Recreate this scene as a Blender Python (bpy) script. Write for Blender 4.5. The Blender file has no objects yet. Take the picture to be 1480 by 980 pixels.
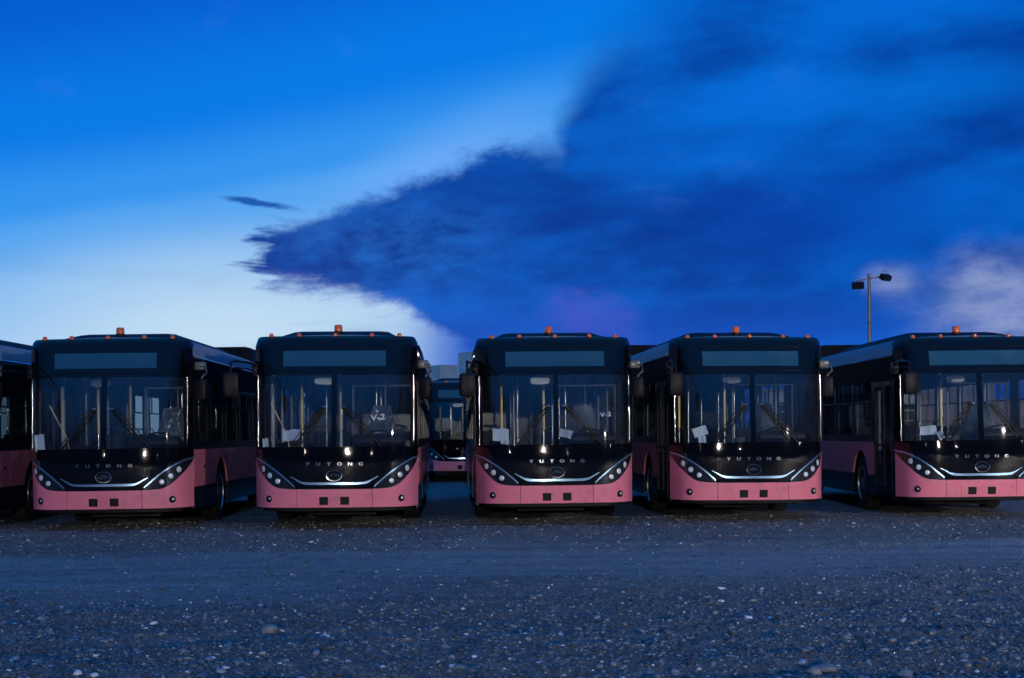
import bpy, bmesh, math, random
import numpy as np
from mathutils import Vector, Matrix, Euler

random.seed(7); RNG = np.random.RandomState(7)
scene = bpy.context.scene
col = scene.collection
R = math.radians

# ------------------------------------------------------------------ camera
cam_d = bpy.data.cameras.new("camera"); cam = bpy.data.objects.new("camera", cam_d); col.objects.link(cam)
F_PX, CX, HY = 2140.0, 740.0, 625.0           # focal length and principal point in photo pixels (1480 wide)
CAM_H = 1.45
cam_d.sensor_width = 36; cam_d.lens = 36 * F_PX / 1480
cam_d.shift_x = 0; cam_d.shift_y = (HY - 490) / 1480
cam_d.clip_start = 0.1; cam_d.clip_end = 6000
cam.matrix_world = Matrix.Translation((0, 0, CAM_H)) @ Matrix.Rotation(R(90), 4, 'X') @ Matrix.Rotation(R(-0.52), 4, 'Z')
scene.camera = cam
def at(px, dist):                                # ground x for a photo column at a distance
    return (px - CX) * dist / F_PX

scene.view_settings.view_transform = 'Standard'; scene.view_settings.look = 'None'
scene.view_settings.exposure = 0; scene.view_settings.gamma = 1
scene.cycles.max_bounces = 8; scene.cycles.transparent_max_bounces = 24
scene.cycles.diffuse_bounces = 3; scene.cycles.glossy_bounces = 4
scene.cycles.sample_clamp_indirect = 4

def lin(r, g, b):
    f = lambda c: (c / 12.92 if c <= .04045 else ((c + .055) / 1.055) ** 2.4)
    return (f(r / 255), f(g / 255), f(b / 255), 1)

# ------------------------------------------------------------------ world: dusk sky
SUN_EL, SUN_AZ = R(1.5), R(-9)                   # the last glow lies low behind the left hand buses
world = bpy.data.worlds.new("World"); scene.world = world; world.use_nodes = True
WN, WL = world.node_tree.nodes, world.node_tree.links
WN.clear()

class E:
    """scalar expression made of Math nodes"""
    def __init__(s, sock): s.s = sock
    @staticmethod
    def op(kind, *a, clamp=False):
        n = WN.new('ShaderNodeMath'); n.operation = kind; n.use_clamp = clamp
        for i, v in enumerate(a):
            if isinstance(v, E): WL.new(v.s, n.inputs[i])
            else: n.inputs[i].default_value = float(v)
        return E(n.outputs[0])
    def __add__(a, b): return E.op('ADD', a, b)
    def __radd__(a, b): return E.op('ADD', b, a)
    def __sub__(a, b): return E.op('SUBTRACT', a, b)
    def __rsub__(a, b): return E.op('SUBTRACT', b, a)
    def __mul__(a, b): return E.op('MULTIPLY', a, b)
    def __rmul__(a, b): return E.op('MULTIPLY', b, a)
    def __truediv__(a, b): return E.op('DIVIDE', a, b)
def mn(a, b): return E.op('MINIMUM', a, b)
def mx(a, b): return E.op('MAXIMUM', a, b)
def sstep(x, lo, hi):
    n = WN.new('ShaderNodeMapRange'); n.interpolation_type = 'SMOOTHSTEP'
    for i, v in enumerate((x, lo, hi, 0, 1)):
        if isinstance(v, E): WL.new(v.s, n.inputs[i])
        else: n.inputs[i].default_value = float(v)
    return E(n.outputs[0])
def noise(x, y, scale, detail=4, rough=.5, w=0, dist=0):
    c = WN.new('ShaderNodeCombineXYZ')
    for i, v in enumerate((x, y, w)):
        if isinstance(v, E): WL.new(v.s, c.inputs[i])
        else: c.inputs[i].default_value = float(v)
    n = WN.new('ShaderNodeTexNoise'); n.inputs['Scale'].default_value = scale
    n.inputs['Detail'].default_value = detail; n.inputs['Roughness'].default_value = rough
    n.inputs['Distortion'].default_value = dist
    WL.new(c.outputs[0], n.inputs['Vector'])
    return E(n.outputs['Fac']) - .5
def cmix(fac, a, b):
    n = WN.new('ShaderNodeMix'); n.data_type = 'RGBA'; n.clamp_factor = True
    for i, v in ((0, fac), (6, a), (7, b)):
        if isinstance(v, E): WL.new(v.s, n.inputs[i])
        elif isinstance(v, (tuple, list)): n.inputs[i].default_value = v
        elif isinstance(v, (int, float)): n.inputs[i].default_value = v
        else: WL.new(v, n.inputs[i])
    return n.outputs[2]
def blob(x, y, cx, cy, rx, ry):
    dx = (x - cx) / rx; dy = (y - cy) / ry
    return 1 - sstep(E.op('SQRT', dx * dx + dy * dy), 0, 1)

tc = WN.new('ShaderNodeTexCoord'); sx = WN.new('ShaderNodeSeparateXYZ'); WL.new(tc.outputs['Generated'], sx.inputs[0])
DX, DY, DZ = (E(sx.outputs[i]) for i in range(3))
hor = E.op('SQRT', DX * DX + DY * DY + 1e-5)
sa, ca = DX / hor, DY / hor                       # sine and cosine of the azimuth
el = E.op('ARCTAN2', DZ, hor)
U = sa * 2180 + 740                               # one unit is about 0.027 degrees
V = 626 - el * 2190
# clear sky: pale at the horizon, deep higher up, the contours rising to the right
wob = noise(U / 900, V / 900, 1.3, 3, .5, 3) * 60
t = V + U * .20 + wob
rmp = WN.new('ShaderNodeValToRGB'); cr = rmp.color_ramp; cr.interpolation = 'EASE'
stops = [(0, (16, 112, 190)), (.30, (0, 78, 186)), (.52, (0, 92, 208)), (.68, (0, 122, 230)), (.765, (50, 148, 238)), (.80, (84, 164, 240)),  # first stop, the unseen zenith, brightened teal to tint the ground's light
         (.87, (128, 184, 240)), (.97, (164, 202, 240))]
cr.elements[0].position = 0; cr.elements[0].color = lin(*stops[0][1])
cr.elements[1].position = stops[-1][0]; cr.elements[1].color = lin(*stops[-1][1])
for p_, c_ in stops[1:-1]:
    e_ = cr.elements.new(p_); e_.color = lin(*c_)
tt = (t + 600) / 1200
WL.new(tt.s, rmp.inputs[0])
sky = rmp.outputs[0]
sky = cmix(blob(U, V + (U - 640) * .4, 640, 235, 260, 95) * .7, sky, lin(112, 172, 248))
sky = cmix(blob(U, V, 320, 500, 470, 215) * .85, sky, lin(196, 224, 243))
# thin grey veils near the left horizon
veil = sstep(noise(U / 260 + V / 900, V / 52, 1.0, 5, .55, 11), .02, .26) * sstep(V, 360, 470) * (1 - sstep(U, 480, 640))
sky = cmix(veil * .5, sky, lin(112, 150, 196))
sky = cmix(sstep(noise(U / 300, V / 70, 1.0, 5, .55, 31), .04, .25) * sstep(V, 300, 430) * (1 - sstep(U, 60, 330)) * .35, sky, lin(92, 160, 212))
# the right half of the low sky is evening blue
low = sstep(U + (V - 480) * .2, 560, 720)
sky = cmix(low * sstep(V, 170, 330), sky, lin(0, 92, 205))
# big dark cloud bank
n1 = noise(U / 150, V / 90, 1.0, 9, .62, 1, .25); n2 = noise(U / 75 + V / 90, V / 30, 1.0, 8, .66, 5, .9)
n3 = noise(U / 420, V / 260, 1.0, 4, .5, 8)
n4 = noise(U / 42, V / 26, 1.0, 7, .65, 41, .4)
edge = n1 * 80 + n2 * 26 + n4 * 30
up = (V - (316 - mx(U - 440, 0) * .41)) * .92          # below the upper edge
nf = noise(U / 190 + V / 260, V / 34, 1.0, 7, .6, 17, .6)
tip = U - 372 + nf * 260 + n2 * 50 + n4 * 40
dn = (408 + (U - 380) * .205 - V) * .95 + n2 * 40 + nf * 40 + n1 * 50 + n4 * 20 + mx((U - 590) * .5, 0)
soft = sstep(U, 720, 860)
d_ = mn(mn(up + edge, tip * .6), dn)
hard_mask = sstep(d_, -5, 26 + soft * 60)
topm = sstep(U + (V - 200) * .30 + n3 * 150 + n1 * 60 + n4 * 24, 778, 830 + mx(190 - V, 0) * .9)
topm = topm * sstep(V, -1400, -200)
mask = mx(hard_mask, topm)
b1 = noise(U / 520 + V / 900, V / 230, 1.0, 5, .5, 21); b2 = noise(U / 210 + V / 380, V / 70, 1.0, 6, .55, 25)
tone = b1 * 1.7 + b2 * 1.0 + n1 * .35 + n4 * .12 + .47
cloud = cmix(sstep(tone, .1, .9), lin(0, 56, 148), lin(0, 104, 212))
cloud = cmix(blob(U, V, 560, 350, 260, 120) * .8, cloud, cmix(sstep(n2 * .8 + n1 + n4 * .5, -.22, .26), lin(4, 56, 138), lin(30, 106, 200)))
cloud = cmix(blob(U, V, 1180, 320, 330, 120) * .75, cloud, lin(0, 62, 164))
cloud = cmix(blob(U, V, 1330, 150, 420, 60) * .5, cloud, lin(0, 116, 222))
cloud = cmix(blob(U, V, 960, 220, 240, 60) * .4, cloud, lin(0, 104, 214))
sky = cmix(mask, sky, cloud)
# rosy light on the ragged lower rim, mauve patch, pale cumulus at the right
rim = sstep(dn, -14, 4) * (1 - sstep(dn, 4, 34)) * sstep(U, 380, 420) * (1 - sstep(U, 560, 660))
sky = cmix(rim * sstep(n2, -.15, .2) * .4, sky, lin(150, 144, 208))
mv = sstep(blob(U - (V - 460) * .7, V, 850, 475, 150, 90) + n1 * 1.9 + n2 * .7 - .22, -.1, .8)
sky = cmix(mv * sstep(U, 750, 850) * (1 - sstep(U, 910, 980)) * sstep(V, 370, 440) * .7, sky, lin(92, 74, 186))
sky = cmix(sstep(U, 540, 700) * sstep(V, 410, 490) * .6, sky, lin(20, 88, 200))
cu = blob(U, V, 1470, 460, 260, 150) + blob(U, V, 1275, 412, 60, 40) * .55 + blob(U, V, 1395, 440, 70, 40) * .35
cu = sstep(cu + n1 * .6 + n3 * .5 - .12, -.05, .75)
pale = cmix(sstep(n1 + n2 * .5, -.2, .25), lin(80, 112, 180), lin(146, 160, 206))
sky = cmix(cu * .9, sky, pale)
# small streak left of the bank
stv = (V - 285 - (U - 335) * .14) / 5; stu = (U - 370) / 50
st = 1 - sstep(E.op('SQRT', stv * stv + stu * stu) + n2 * 1.8 + n4 * 1.2, .35, 1.4)
sky = cmix(st * .95, sky, lin(14, 84, 172))
# east, behind the camera: dark low down, brightened teal higher to tint the ground
east = cmix(sstep(el, .04, .36), lin(3, 26, 64), lin(14, 108, 194))
sky = cmix(sstep(ca + sstep(el, .7, 1.5), -.25, .75), east, sky)
bg = WN.new('ShaderNodeBackground'); WL.new(sky, bg.inputs[0]); bg.inputs[1].default_value = 1.0
nish = WN.new('ShaderNodeTexSky'); nish.sky_type = 'NISHITA'; nish.sun_disc = False
nish.sun_elevation = SUN_EL; nish.sun_rotation = SUN_AZ
bg2 = WN.new('ShaderNodeBackground'); WL.new(nish.outputs[0], bg2.inputs[0]); bg2.inputs[1].default_value = .0005
add = WN.new('ShaderNodeAddShader'); WL.new(bg.outputs[0], add.inputs[0]); WL.new(bg2.outputs[0], add.inputs[1])
wo = WN.new('ShaderNodeOutputWorld'); WL.new(add.outputs[0], wo.inputs[0])
world.cycles.sampling_method = 'MANUAL'; world.cycles.sample_map_resolution = 1024

# sun lamp: only the last, soft trace of light after sunset
sd = bpy.data.lights.new("sun", 'SUN'); sd.energy = .015; sd.angle = R(25); sd.color = (1, .82, .66)
so = bpy.data.objects.new("sun", sd); col.objects.link(so)
sdir = Vector((math.sin(SUN_AZ) * math.cos(SUN_EL), math.cos(SUN_AZ) * math.cos(SUN_EL), math.sin(SUN_EL)))
so.rotation_euler = sdir.to_track_quat('Z', 'Y').to_euler()

# ------------------------------------------------------------------ materials
def mat(name, color, rough=.5, metal=0, spec=.5, coat=0, ior=1.5, bump=None, vary=None, dirt=None, coord='Object'):
    m = bpy.data.materials.new(name); m.use_nodes = True
    N, L = m.node_tree.nodes, m.node_tree.links
    p = N['Principled BSDF']
    p.inputs['Base Color'].default_value = (*color, 1); p.inputs['Roughness'].default_value = rough
    p.inputs['Metallic'].default_value = metal; p.inputs['IOR'].default_value = ior; p.inputs['Specular IOR Level'].default_value = spec
    p.inputs['Coat Weight'].default_value = coat; p.inputs['Coat Roughness'].default_value = .04
    t = N.new('ShaderNodeTexCoord')
    if vary:
        sc, amt = vary
        n = N.new('ShaderNodeTexNoise'); n.inputs['Scale'].default_value = sc; n.inputs['Detail'].default_value = 6
        L.new(t.outputs[coord], n.inputs['Vector'])
        mr = N.new('ShaderNodeMapRange'); mr.inputs[1].default_value = .3; mr.inputs[2].default_value = .7
        mr.inputs[3].default_value = 1 - amt; mr.inputs[4].default_value = 1 + amt
        L.new(n.outputs['Fac'], mr.inputs[0])
        vm = N.new('ShaderNodeVectorMath'); vm.operation = 'SCALE'; vm.inputs[0].default_value = color
        L.new(mr.outputs[0], vm.inputs['Scale']); L.new(vm.outputs[0], p.inputs['Base Color'])
        m2 = N.new('ShaderNodeMapRange'); m2.inputs[1].default_value = .3; m2.inputs[2].default_value = .7
        m2.inputs[3].default_value = max(.02, rough - .08); m2.inputs[4].default_value = rough + .1
        L.new(n.outputs['Fac'], m2.inputs[0]); L.new(m2.outputs[0], p.inputs['Roughness'])
    if bump:
        sc, st_, dist_ = bump
        n = N.new('ShaderNodeTexNoise'); n.inputs['Scale'].default_value = sc; n.inputs['Detail'].default_value = 5
        L.new(t.outputs[coord], n.inputs['Vector'])
        b = N.new('ShaderNodeBump'); b.inputs['Strength'].default_value = st_; b.inputs['Distance'].default_value = dist_
        L.new(n.outputs['Fac'], b.inputs['Height']); L.new(b.outputs[0], p.inputs['Normal'])
    return m
M = {}
M['pink'] = mat('pink_paint', (.84, .215, .29), .33, 0, .45, .15, vary=(3, .05), bump=(1.6, .08, .01))
pn = M['pink'].node_tree; N, L = pn.nodes, pn.links; p = N['Principled BSDF']     # road dust, chips and dried splashes
t = N.new('ShaderNodeTexCoord'); oi = N.new('ShaderNodeObjectInfo'); va = N.new('ShaderNodeVectorMath'); va.operation = 'ADD'
sc_ = N.new('ShaderNodeVectorMath'); sc_.operation = 'SCALE'; sc_.inputs[0].default_value = (17, 9, 13); L.new(oi.outputs['Random'], sc_.inputs['Scale'])
L.new(t.outputs['Object'], va.inputs[0]); L.new(sc_.outputs[0], va.inputs[1])
d1 = N.new('ShaderNodeTexNoise'); d1.inputs['Scale'].default_value = 4.5; d1.inputs['Detail'].default_value = 9; d1.inputs['Roughness'].default_value = .7; L.new(va.outputs[0], d1.inputs['Vector'])
d2 = N.new('ShaderNodeTexNoise'); d2.inputs['Scale'].default_value = 42; d2.inputs['Detail'].default_value = 3; L.new(va.outputs[0], d2.inputs['Vector'])
c1 = N.new('ShaderNodeMapRange'); c1.inputs[1].default_value = .50; c1.inputs[2].default_value = .78; c1.inputs[4].default_value = .55; L.new(d1.outputs['Fac'], c1.inputs[0])
c2 = N.new('ShaderNodeMapRange'); c2.inputs[1].default_value = .70; c2.inputs[2].default_value = .74; c2.inputs[4].default_value = .8; L.new(d2.outputs['Fac'], c2.inputs[0])
mxx = N.new('ShaderNodeMath'); mxx.operation = 'MAXIMUM'; L.new(c1.outputs[0], mxx.inputs[0]); L.new(c2.outputs[0], mxx.inputs[1])
mi = N.new('ShaderNodeMix'); mi.data_type = 'RGBA'; L.new(mxx.outputs[0], mi.inputs[0]); L.new(p.inputs['Base Color'].links[0].from_socket, mi.inputs[6]); mi.inputs[7].default_value = (.36, .20, .20, 1)
L.new(mi.outputs[2], p.inputs['Base Color'])
M['black'] = mat('black_gloss_paint', (.003, .0035, .005), .035, 0, .5, 0, bump=(1.3, .3, .012))
M['side_black'] = mat('black_side_paint', (.007, .008, .011), .22, 0, .35, 0, 1.3, bump=(1.5, .3, .012))
M['header_black'] = mat('matt_black_header_paint', (.007, .008, .011), .5, 0, .05, 0, 1.1)
M['roof'] = mat('pale_roof_paint', (.26, .30, .35), .5, 0, .1, 0, 1.2, vary=(2, .08))
M['pod'] = mat('dark_roof_plastic', (.007, .008, .010), .5, 0, .3, 0, 1.2, vary=(4, .2))
M['plastic'] = mat('black_plastic', (.010, .010, .012), .42, 0, .5, 0, 1.25, vary=(9, .2))
M['rubber'] = mat('tyre_rubber', (.012, .012, .012), .75, bump=(60, .4, .01))
M['under'] = mat('underbody_black', (.01, .01, .01), .8)
M['steel'] = mat('wheel_steel', (.30, .33, .37), .34, .85, vary=(8, .15))
M['chrome'] = mat('chrome_trim', (.75, .78, .82), .12, 1)
M['satin'] = mat('satin_blue_trim', (.38, .62, .86), .2, .85)
M['lamp_dark'] = mat('headlight_smoked_lens', (.012, .016, .02), .08, 0, .6, .5)
M['lamp_lens'] = mat('lamp_clear_lens', (.85, .88, .90), .25, .2, .6, .8)
M['sign'] = mat('display_glass', (.016, .07, .12), .12, 0, .6, .5, vary=(2.5, .1))
M['orange'] = mat('amber_lens', (.78, .14, .025), .2, 0, .5, .6)
M['mirror_white'] = mat('pale_mirror_shell', (.11, .12, .13), .3, .2)
M['yellow'] = mat('yellow_pole_sleeve', (.80, .58, .22), .3)
M['pole'] = mat('steel_pole', (.50, .52, .55), .25, .9)
M['interior'] = mat('interior_panel', (.16, .18, .20), .55, vary=(3, .1))
M['trim'] = mat('pale_interior_trim', (.36, .40, .44), .45)
M['floor'] = mat('bus_floor', (.05, .055, .06), .6)
M['seat'] = mat('seat_fabric', (.03, .045, .08), .7, bump=(80, .2, .005))
M['seatcover'] = mat('clear_seat_cover', (.06, .08, .10), .12, 0, .7, .6, bump=(9, .9, .05))
M['paper'] = mat('white_paper', (.55, .58, .60), .6)
M['marker'] = mat('white_marker', (.42, .46, .5), .5)
M['beige'] = mat('beige_container_paint', (.50, .36, .30), .6, vary=(.9, .2))
M['palecon'] = mat('pale_container_paint', (.86, .81, .70), .6, vary=(.5, .12))
M['greycon'] = mat('grey_container_paint', (.85, .78, .64), .6, vary=(.5, .18))
M['whitecab'] = mat('white_cabin_wall', (.70, .70, .68), .6, vary=(.8, .1))
M['galv'] = mat('galvanised_steel', (.20, .20, .20), .5, .4, vary=(3, .2))
M['stone'] = mat('pale_stone', (.19, .205, .215), .5, vary=(14, .2), bump=(30, .3, .01))

def glass_mat(name, tint, rough=.0, ior=1.5, bump=.25, boost=1.0, graze=1.0, dust=.014):
    m = bpy.data.materials.new(name); m.use_nodes = True
    N, L = m.node_tree.nodes, m.node_tree.links; N.clear()
    o = N.new('ShaderNodeOutputMaterial'); mix = N.new('ShaderNodeMixShader'); tr = N.new('ShaderNodeBsdfTransparent')
    gl = N.new('ShaderNodeBsdfAnisotropic') if False else N.new('ShaderNodeBsdfGlossy')
    tr.inputs[0].default_value = (*tint, 1); gl.inputs['Roughness'].default_value = rough
    gl.inputs[0].default_value = (.95, .97, 1, 1)
    fr = N.new('ShaderNodeFresnel'); fr.inputs[0].default_value = ior
    ge = N.new('ShaderNodeNewGeometry')      # a thin sheet reflects the same from either side
    ab = N.new('ShaderNodeVectorMath'); ab.operation = 'DOT_PRODUCT'
    L.new(ge.outputs['Normal'], ab.inputs[0]); L.new(ge.outputs['Incoming'], ab.inputs[1])
    lw = N.new('ShaderNodeMath'); lw.operation = 'ABSOLUTE'; L.new(ab.outputs['Value'], lw.inputs[0])
    a1 = N.new('ShaderNodeMath'); a1.operation = 'SUBTRACT'; a1.inputs[0].default_value = 1; L.new(lw.outputs[0], a1.inputs[1])
    a2 = N.new('ShaderNodeMath'); a2.operation = 'POWER'; a2.inputs[1].default_value = 5; L.new(a1.outputs[0], a2.inputs[0])
    a3 = N.new('ShaderNodeMath'); a3.operation = 'MULTIPLY_ADD'; a3.inputs[1].default_value = .9 * graze; a3.inputs[2].default_value = .085 * boost
    L.new(a2.outputs[0], a3.inputs[0]); a3.use_clamp = True
    L.new(a3.outputs[0], mix.inputs[0]); L.new(tr.outputs[0], mix.inputs[1]); L.new(gl.outputs[0], mix.inputs[2])
    t = N.new('ShaderNodeTexCoord'); n = N.new('ShaderNodeTexNoise'); n.inputs['Scale'].default_value = 1.1; n.inputs['Detail'].default_value = 2
    L.new(t.outputs['Object'], n.inputs['Vector'])
    b = N.new('ShaderNodeBump'); b.inputs['Strength'].default_value = bump; b.inputs['Distance'].default_value = .012
    L.new(n.outputs['Fac'], b.inputs['Height']); L.new(b.outputs[0], gl.inputs['Normal'])
    df = N.new('ShaderNodeBsdfDiffuse'); df.inputs[0].default_value = (.55, .58, .62, 1)      # thin film of road dust
    mp = N.new('ShaderNodeMapping'); mp.inputs['Scale'].default_value = (1, 1, .45); L.new(t.outputs['Object'], mp.inputs['Vector'])
    dn = N.new('ShaderNodeTexNoise'); dn.inputs['Scale'].default_value = 3.2; dn.inputs['Detail'].default_value = 8; dn.inputs['Roughness'].default_value = .68; L.new(mp.outputs[0], dn.inputs['Vector'])
    dr = N.new('ShaderNodeMapRange'); dr.inputs[1].default_value = .35; dr.inputs[2].default_value = .75; dr.inputs[3].default_value = dust * .3; dr.inputs[4].default_value = dust * 2; L.new(dn.outputs['Fac'], dr.inputs[0])
    m3 = N.new('ShaderNodeMixShader'); L.new(dr.outputs[0], m3.inputs[0]); L.new(mix.outputs[0], m3.inputs[1]); L.new(df.outputs[0], m3.inputs[2])
    L.new(m3.outputs[0], o.inputs[0])
    return m
M['glass'] = glass_mat('windscreen_glass', (.86, .92, .95), .015, boost=1.15)
M['side_glass'] = glass_mat('tinted_side_glass', (.27, .32, .35), .03, graze=.3, boost=.7)

# ------------------------------------------------------------------ mesh building
class MB:
    def __init__(s): s.v = []; s.f = []
    def add(s, vs, fs):
        o = len(s.v); s.v += [tuple(p) for p in vs]; s.f += [tuple(i + o for i in f) for f in fs]; return s
    def box(s, x0, x1, y0, y1, z0, z1, bev=0, rot=None, org=None):
        if bev <= 0:
            vs = [(x, y, z) for z in (z0, z1) for y in (y0, y1) for x in (x0, x1)]
            fs = [(0, 2, 3, 1), (4, 5, 7, 6), (0, 1, 5, 4), (2, 6, 7, 3), (0, 4, 6, 2), (1, 3, 7, 5)]
        else:
            b = bmesh.new(); bmesh.ops.create_cube(b, size=1)
            for v in b.verts: v.co = Vector(((x0 + x1) / 2 + v.co.x * (x1 - x0), (y0 + y1) / 2 + v.co.y * (y1 - y0), (z0 + z1) / 2 + v.co.z * (z1 - z0)))
            bmesh.ops.bevel(b, geom=list(b.edges), offset=bev, segments=2, affect='EDGES', profile=.5)
            b.verts.index_update(); vs = [v.co.copy() for v in b.verts]; fs = [tuple(v.index for v in f.verts) for f in b.faces]; b.free()
        if rot is not None:
            o = Vector(org or ((x0 + x1) / 2, (y0 + y1) / 2, (z0 + z1) / 2)); mt = Euler(rot).to_matrix()
            vs = [mt @ (Vector(p) - o) + o for p in vs]
        return s.add(vs, fs)
    def tube(s, pts, r, n=8, cap=True, r2=None):
        pts = [Vector(p) for p in pts]; vs = []; fs = []; k = len(pts); prev = None
        for i, p in enumerate(pts):
            d = ((pts[min(i + 1, k - 1)] - pts[max(i - 1, 0)])).normalized()
            if prev is None:
                a = d.orthogonal().normalized()
            else:
                a = (prev - d * prev.dot(d)).normalized()
            prev = a; b = d.cross(a)
            rr = r if r2 is None else r + (r2 - r) * i / (k - 1)
            for j in range(n):
                an = 2 * math.pi * j / n; vs.append(p + (a * math.cos(an) + b * math.sin(an)) * rr)
        for i in range(k - 1):
            for j in range(n): fs.append((i * n + j, i * n + (j + 1) % n, (i + 1) * n + (j + 1) % n, (i + 1) * n + j))
        if cap: fs.append(tuple(range(n - 1, -1, -1))); fs.append(tuple((k - 1) * n + j for j in range(n)))
        return s.add(vs, fs)
    def lathe(s, prof, c, axis, n=24):               # prof: (radius, along)
        axis = Vector(axis).normalized(); a = axis.orthogonal().normalized(); b = axis.cross(a); c = Vector(c)
        vs = []; fs = []; k = len(prof)
        for (r, h) in prof:
            for j in range(n):
                an = 2 * math.pi * j / n; vs.append(c + axis * h + (a * math.cos(an) + b * math.sin(an)) * r)
        for i in range(k - 1):
            for j in range(n): fs.append((i * n + j, i * n + (j + 1) % n, (i + 1) * n + (j + 1) % n, (i + 1) * n + j))
        fs.append(tuple(range(n - 1, -1, -1))); fs.append(tuple((k - 1) * n + j for j in range(n)))
        return s.add(vs, fs)
    def prism(s, poly, fn0, fn1):                    # poly of 2D points, fn maps (a,b)->3D for either face
        n = len(poly); vs = [fn0(*p) for p in poly] + [fn1(*p) for p in poly]
        fs = [tuple(range(n))[::-1], tuple(range(n, 2 * n))] + [(i, (i + 1) % n, n + (i + 1) % n, n + i) for i in range(n)]
        return s.add(vs, fs)
    def solid_grid(s, outer, inner, nu, nv):         # two (nu+1)x(nv+1) sheets joined round the rim
        W = nv + 1; vs = [outer(i, j) for i in range(nu + 1) for j in range(W)] + [inner(i, j) for i in range(nu + 1) for j in range(W)]
        o = (nu + 1) * W; fs = []
        for i in range(nu):
            for j in range(nv):
                a, b, c, d = i * W + j, (i + 1) * W + j, (i + 1) * W + j + 1, i * W + j + 1
                fs += [(a, b, c, d), (o + a, o + d, o + c, o + b)]
        for i in range(nu):
            a, b = i * W, (i + 1) * W; fs.append((a, o + a, o + b, b)); a += nv; b += nv; fs.append((a, b, o + b, o + a))
        for j in range(nv):
            a, b = j, j + 1; fs.append((a, b, o + b, o + a)); a += nu * W; b += nu * W; fs.append((a, o + a, o + b, b))
        return s.add(vs, fs)
    def build(s, name, m, parent=None, smooth=False, angle=35):
        me = bpy.data.meshes.new(name); me.from_pydata([tuple(p) for p in s.v], [], s.f); me.validate()
        b = bmesh.new(); b.from_mesh(me); bmesh.ops.recalc_face_normals(b, faces=b.faces); b.to_mesh(me); b.free()
        me.materials.append(M[m] if isinstance(m, str) else m)
        if smooth:
            me.polygons.foreach_set('use_smooth', [True] * len(me.polygons))
            try: me.set_sharp_from_angle(angle=R(angle))
            except Exception: pass
        o = bpy.data.objects.new(name, me); col.objects.link(o)
        if parent: o.parent = parent
        return o
def tag(o, label=None, cat=None, group=None, kind=None):
    if label: o['label'] = label
    if cat: o['category'] = cat
    if group: o['group'] = group
    if kind: o['kind'] = kind
    return o
def empty(name, loc=(0, 0, 0), rz=0):
    o = bpy.data.objects.new(name, None); col.objects.link(o); o.location = loc; o.rotation_euler = (0, 0, rz); o.empty_display_size = .3
    return o
def interp(x, pts):
    if x <= pts[0][0]: return pts[0][1]
    for (a, b), (c, d) in zip(pts, pts[1:]):
        if x <= c:
            f = (x - a) / (c - a); return b + (d - b) * f
    return pts[-1][1]
def smooth_pts(pts, n=60):                           # Catmull-Rom resample of a curve given as y(x)
    out = []
    for i in range(len(pts) - 1):
        p0 = pts[max(i - 1, 0)]; p1 = pts[i]; p2 = pts[i + 1]; p3 = pts[min(i + 2, len(pts) - 1)]
        for k in range(8):
            t_ = k / 8
            m1 = (p2[1] - p0[1]) / max(1e-6, (p2[0] - p0[0])) * (p2[0] - p1[0]); m2 = (p3[1] - p1[1]) / max(1e-6, (p3[0] - p1[0])) * (p2[0] - p1[0])
            h = (2 * t_**3 - 3 * t_**2 + 1) * p1[1] + (t_**3 - 2 * t_**2 + t_) * m1 + (-2 * t_**3 + 3 * t_**2) * p2[1] + (t_**3 - t_**2) * m2
            out.append((p1[0] + (p2[0] - p1[0]) * t_, h))
    out.append(pts[-1]); return out

# ------------------------------------------------------------------ ground
def vnoise(x, y, seed):                              # smooth value noise on arrays
    xi = np.floor(x).astype(np.int64); yi = np.floor(y).astype(np.int64); xf = x - xi; yf = y - yi
    def h(a, b):
        n = (a * 374761393 + b * 668265263 + seed * 974711) & 0x7fffffff
        n = ((n ^ (n >> 13)) * 1274126177) & 0x7fffffff
        return ((n ^ (n >> 16)) & 0xffff) / 65535.0
    u = xf * xf * (3 - 2 * xf); v = yf * yf * (3 - 2 * yf)
    return (h(xi, yi) * (1 - u) + h(xi + 1, yi) * u) * (1 - v) + (h(xi, yi + 1) * (1 - u) + h(xi + 1, yi + 1) * u) * v - .5
def rough_zone(x, y):                                # 1 where loose gravel lies, 0 on the packed wheel lane
    c = 16.2 + .10 * x + 1.2 * vnoise(x / 5, y * 0 + .5, 3)
    return np.clip(np.abs(y - c) / 2.6 - .45 + .9 * vnoise(x / 2.2, y / 1.1, 9), .0, 1)
def ground_z(x, y):
    rz = rough_zone(x, y)
    near = np.clip((70 - np.hypot(x, y - 10)) / 30, 0, 1)
    z = .05 * vnoise(x / 2.8, y / 1.3, 1) + rz * (.045 * vnoise(x / .55, y / .4, 2) + .03 * vnoise(x / .17, y / .13, 4)) + .008 * vnoise(x / .12, y / .1, 5)
    z += .035 * np.exp(-((y - 9.1 - .5 * vnoise(x / 3, y * 0, 7)) / .25) ** 2) * -1
    return z * near
def axis(fine0, fine1, step, far):
    a = list(np.arange(fine0, fine1, step)); g = step; p = fine1; b = []
    while p < far: b.append(p); g *= 1.25; p += g
    g = step; p = fine0; c = []
    while p > -far: g *= 1.25; p -= g; c.append(p)
    return np.array(c[::-1] + a + b)
xs = axis(-10.5, 10.5, .06, 3000); ys = axis(7.5, 22, .05, 3000)
GX, GY = np.meshgrid(xs, ys, indexing='ij'); GZ = ground_z(GX, GY)
nx_, ny_ = GX.shape
me = bpy.data.meshes.new('ground')
me.vertices.add(nx_ * ny_); me.vertices.foreach_set('co', np.stack([GX, GY, GZ], -1).reshape(-1))
ii, jj = np.meshgrid(np.arange(nx_ - 1), np.arange(ny_ - 1), indexing='ij')
a_ = (ii * ny_ + jj).reshape(-1); q = np.stack([a_, a_ + ny_, a_ + ny_ + 1, a_ + 1], -1)
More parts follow.
